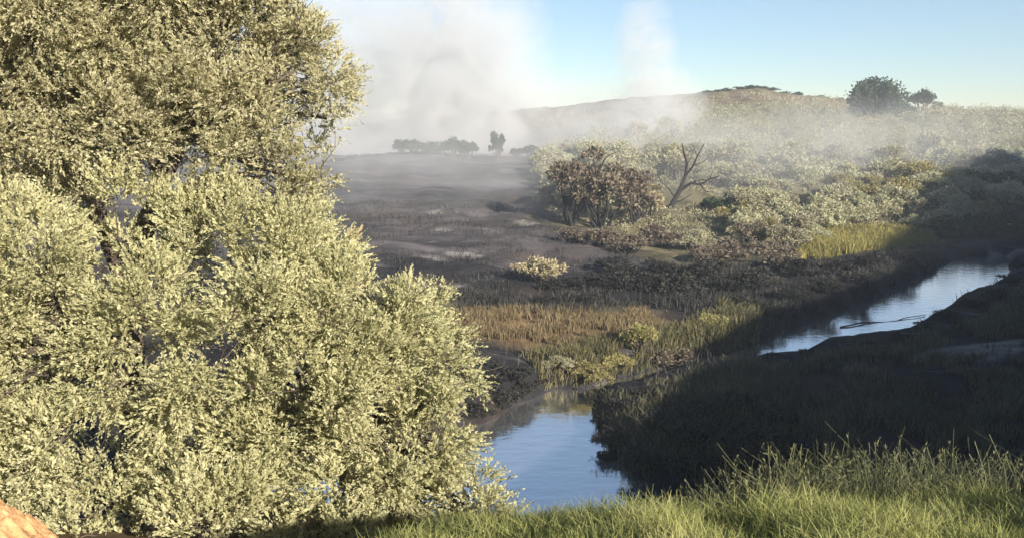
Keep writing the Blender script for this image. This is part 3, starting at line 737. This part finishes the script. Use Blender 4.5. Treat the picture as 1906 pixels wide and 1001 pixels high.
# tall dry stalks behind it, thicker to the right
P, r = scatter([(-1.5, 8.6), (12, 8.2), (13, 13.5), (0, 12.5)], 85000, 2, -0.3, 1.3)
P = P[r.random(len(P)) < 0.10 + 0.6 * sstep(-1, 4, P[:, 0])]
hh = (0.28 + 0.6 * sstep(0.3, 4.0, P[:, 0])) * (0.75 + 0.9 * fbm(P[:, 0] / 1.1, P[:, 1] / 1.1, 3)) * r.uniform(0.4, 1.35, len(P))
V_, Q_ = blades(P, hh, r.uniform(0.003, 0.007, len(P)), r.uniform(0.05, 0.8, len(P)), r, 0.5)
mb = MB(); mb.add(V_, Q_)
tips = V_.reshape(-1, 6, 3)[:, 4]
sel = r.random(len(tips)) < 0.3; T = np.repeat(tips[sel], 7, 0) - np.stack([0 * r.random(7 * sel.sum()), 0 * r.random(7 * sel.sum()), r.random(7 * sel.sum()) * 0.16], 1)
mb.add(*leaves(T, r.normal(size=T.shape) * 0.5 + [0, 0, 0.9], 0.05, 0.014, r))
tag(obj('dry_stalks', mb.mesh('dry_stalks', M_stalk)), 'tall dry brown grass stalks with seed heads along the near bank', kind='stuff')
# pool-side slope below the crest
P, r = scatter([(-5, 12), (14, 12), (16, 26), (-5, 26)], 40000, 3)
V_, Q_ = blades(P, 0.5 * r.uniform(0.4, 1.4, len(P)), 0.02, r.uniform(0.1, 0.6, len(P)), r)
tag(obj('bank_grass', mesh_np('bank_grass', V_, Q_, M_dry)), 'dry grass on the slope dropping to the pool', kind='stuff')
# dark reeds and rough grass over the low ground between the pool and the bright reach
RB = [tuple(on_z(u, v, 0.8)[:2]) for u, v in ((688, 442), (760, 425), (900, 404), (1000, 392), (1060, 384), (1110, 362), (1210, 330), (1330, 330), (1500, 470), (1300, 590), (800, 580), (745, 536), (712, 510), (694, 480))]
P, r = scatter(RB, 120000, 13, -0.16, 2.6)
gg = poly_sd(P[:, 0], P[:, 1], POOL); P = P[gg > 0.1]
V_, Q_ = blades(P, (0.35 + 0.55 * np.clip(fbm(P[:, 0] / 2.4, P[:, 1] / 2.4, 3) + 0.35, 0, 1)) * r.uniform(0.4, 1.35, len(P)), 0.035, r.uniform(0.1, 0.7, len(P)), r)
tag(obj('dark_reeds', mesh_np('dark_reeds', V_, Q_, M_dreed)), 'dark olive reeds and rough grass between the pool and the bright river reach', kind='stuff')
FB = [tuple(on_z(u, v, 1.0)[:2]) for u, v in ((560, 344), (400, 348), (400, 322), (560, 318), (660, 312), (760, 298), (900, 292), (1000, 283), (1095, 270), (1130, 277), (1060, 312), (980, 346), (886, 382), (860, 348), (760, 335), (680, 345))]
P, r = scatter(FB, 60000, 14, -0.2, 2.6)
V_, Q_ = blades(P, (0.3 + 0.5 * np.clip(fbm(P[:, 0] / 2.4, P[:, 1] / 2.4, 3) + 0.35, 0, 1)) * r.uniform(0.4, 1.35, len(P)), 0.05, r.uniform(0.1, 0.7, len(P)), r)
tag(obj('charred_grass', mesh_np('charred_grass', V_, Q_, M_stub)), 'charred grass on the far bank between the burnt field and the bright reach', kind='stuff')
# dry strip across the pool
P, r = scatter(STRIP, 30000, 4, -0.1, 1.4)
V_, Q_ = blades(P, 0.42 * r.uniform(0.4, 1.4, len(P)), 0.04, r.uniform(0.1, 0.6, len(P)), r)
tag(obj('dry_grass', mesh_np('dry_grass', V_, Q_, M_gold)), 'reddish dry grass on the strip above the pool', kind='stuff')
# yellow reeds on the far bank
P, r = scatter(YPATCH, 26000, 5, -0.4)
V_, Q_ = blades(P, 0.6 * r.uniform(0.3, 1.5, len(P)), 0.07, r.uniform(0.1, 0.5, len(P)), r)
tag(obj('reeds', mesh_np('reeds', V_, Q_, M_reed)), 'yellow-green reeds on the far bank under the brushy slope', kind='stuff')
# green sedge round the pool head
SEDGE = [tuple(on_z(u, v, 0.5)[:2]) for u, v in ((600, 412), (640, 404), (700, 392), (760, 378), (800, 372), (850, 348), (880, 345), (900, 372), (840, 392), (760, 420), (700, 436), (650, 432))]
P, r = scatter(SEDGE, 34000, 6, -0.3, 2.5)
V_, Q_ = blades(P, 0.55 * r.uniform(0.4, 1.4, len(P)), 0.05, r.uniform(0.1, 0.6, len(P)), r)
tag(obj('sedge', mesh_np('sedge', V_, Q_, M_sedge)), 'dull green sedge around the head of the pool', kind='stuff')
# burnt stubble on the black ground
mb = MB()
for poly, n, hgt_ in ((VALLEY, 60000, 0.5), ([(-45, 52), (12, 54), (10, 80), (4, 100), (-60, 100)], 26000, 0.35)):
    P, r = scatter(poly, n, 8, -0.05, 3.0)
    P = P[(poly_sd(P[:, 0], P[:, 1], STRIP) > 0.5) & (P[:, 1] < 100)]
    mb.add(*blades(P, hgt_ * r.uniform(0.3, 1.5, len(P)), 0.05, r.uniform(0.1, 0.8, len(P)), r))
tag(obj('burnt_stubble', mb.mesh('burnt_stubble', M_stub)), 'charred stubble on the burnt ground', kind='stuff')
# low scrub filling the slope between the shrubs
xs = []; r = np.random.default_rng(9)
yy = 84 * (262 / 84) ** r.random(130000); uu = r.uniform(640, 1290, 130000); xx = (uu - CU) / F * yy / math.cos(PITCH)
k = (poly_sd(xx, yy, FIELD) > 0) & (poly_sd(xx, yy, VALLEY) > 0) & (fbm(xx / 7, yy / 7, 3) > -0.1)
xx, yy = xx[k], yy[k]; P = np.stack([xx, yy, tz(xx, yy)], 1)
D = r.normal(size=P.shape) * 0.7 + [0, 0, 0.6]; s = (0.0016 * yy + 0.08) * r.uniform(0.6, 1.4, len(yy))
V_, Q_ = leaves(P + np.stack([0 * s, 0 * s, s * r.uniform(0, 1.2, len(s))], 1), D, s, s * 0.5, r)
tag(obj('low_scrub', mesh_np('low_scrub', V_, Q_, M_brush)), 'low grey-green scrub between the shrubs on the slope', kind='stuff')

# ------------------------------------------------------------------ smoke and haze
def box_mesh(name, lo, hi, mat):
    x0, y0, z0 = lo; x1, y1, z1 = hi
    V = [(x0, y0, z0), (x1, y0, z0), (x1, y1, z0), (x0, y1, z0), (x0, y0, z1), (x1, y0, z1), (x1, y1, z1), (x0, y1, z1)]
    return mesh_np(name, V, [(0, 3, 2, 1), (4, 5, 6, 7), (0, 1, 5, 4), (1, 2, 6, 5), (2, 3, 7, 6), (3, 0, 4, 7)], mat)
sm, nt, out = newmat('smoke')
tc = N(nt, 'TexCoord')
mp = N(nt, 'Mapping'); mp.inputs['Scale'].default_value = (0.085, 0.06, 0.10)
nt.links.new(tc.outputs['Object'], mp.inputs[0])
no = N(nt, 'TexNoise', i_Scale=1.0, i_Detail=6.0, i_Roughness=0.65, i_Distortion=1.4)
nt.links.new(mp.outputs[0], no.inputs['Vector'])
wsp = math_(nt, 'MULTIPLY', math_(nt, 'SUBTRACT', no.outputs[0], 0.35), 5.0, clamp=True)
sx = N(nt, 'SeparateXYZ'); nt.links.new(tc.outputs['Object'], sx.inputs[0])
def gauss(c, rad):
    s = None
    for i in range(3):
        t = math_(nt, 'DIVIDE', math_(nt, 'SUBTRACT', sx.outputs[i], c[i]), rad[i])
        t = math_(nt, 'MULTIPLY', t, t)
        s = t if s is None else math_(nt, 'ADD', s, t)
    return math_(nt, 'SUBTRACT', 1.0, s, clamp=True)
total = None
for c, rad, dn in (((-26, 186, 18), (32, 22, 30), 0.10), ((-9, 186, 24), (19, 18, 24), 0.08), ((-50, 186, 18), (26, 22, 26), 0.08), ((30, 186, 15), (11, 12, 9), 0.13), ((27, 186, 26), (7, 8, 13), 0.14),
                   ((10, 188, 11), (36, 18, 12), 0.05), ((-20, 188, 12), (40, 18, 14), 0.05), ((-4, 142, 7), (46, 18, 7), 0.016), ((22, 146, 8), (20, 20, 9), 0.026), ((46, 136, 8), (26, 18, 8), 0.020), ((70, 180, 12), (34, 30, 9), 0.005), ((-14, 110, 4), (42, 30, 9), 0.016), ((58, 122, 7), (40, 20, 9), 0.015), ((30, 110, 6), (14, 12, 7), 0.018)):
    t = math_(nt, 'MULTIPLY', gauss(c, rad), dn)
    total = t if total is None else math_(nt, 'ADD', total, t)
vs = N(nt, 'VolumePrincipled'); vs.inputs['Color'].default_value = (0.83, 0.825, 0.82, 1); vs.inputs['Anisotropy'].default_value = 0.0
nt.links.new(math_(nt, 'MULTIPLY', total, wsp), vs.inputs['Density'])
nt.links.new(vs.outputs[0], out.inputs['Volume'])
sm.cycles.volume_step_rate = 1.0
SC.cycles.volume_step_rate = 1.0
tag(obj('smoke', box_mesh('smoke', (-78, 74, -0.5), (104, 212, 50), sm)), 'pale grey smoke drifting over the burnt field and slope', kind='stuff')
hm, nt, out = newmat('haze')
vs = N(nt, 'VolumePrincipled'); vs.inputs['Color'].default_value = (0.80, 0.90, 1.0, 1); vs.inputs['Density'].default_value = 0.0005
nt.links.new(vs.outputs[0], out.inputs['Volume'])
tag(obj('haze', box_mesh('haze', (-430, -250, -3.5), (430, 450, 78), hm)), 'thin pale smoky haze over the whole valley', kind='stuff')
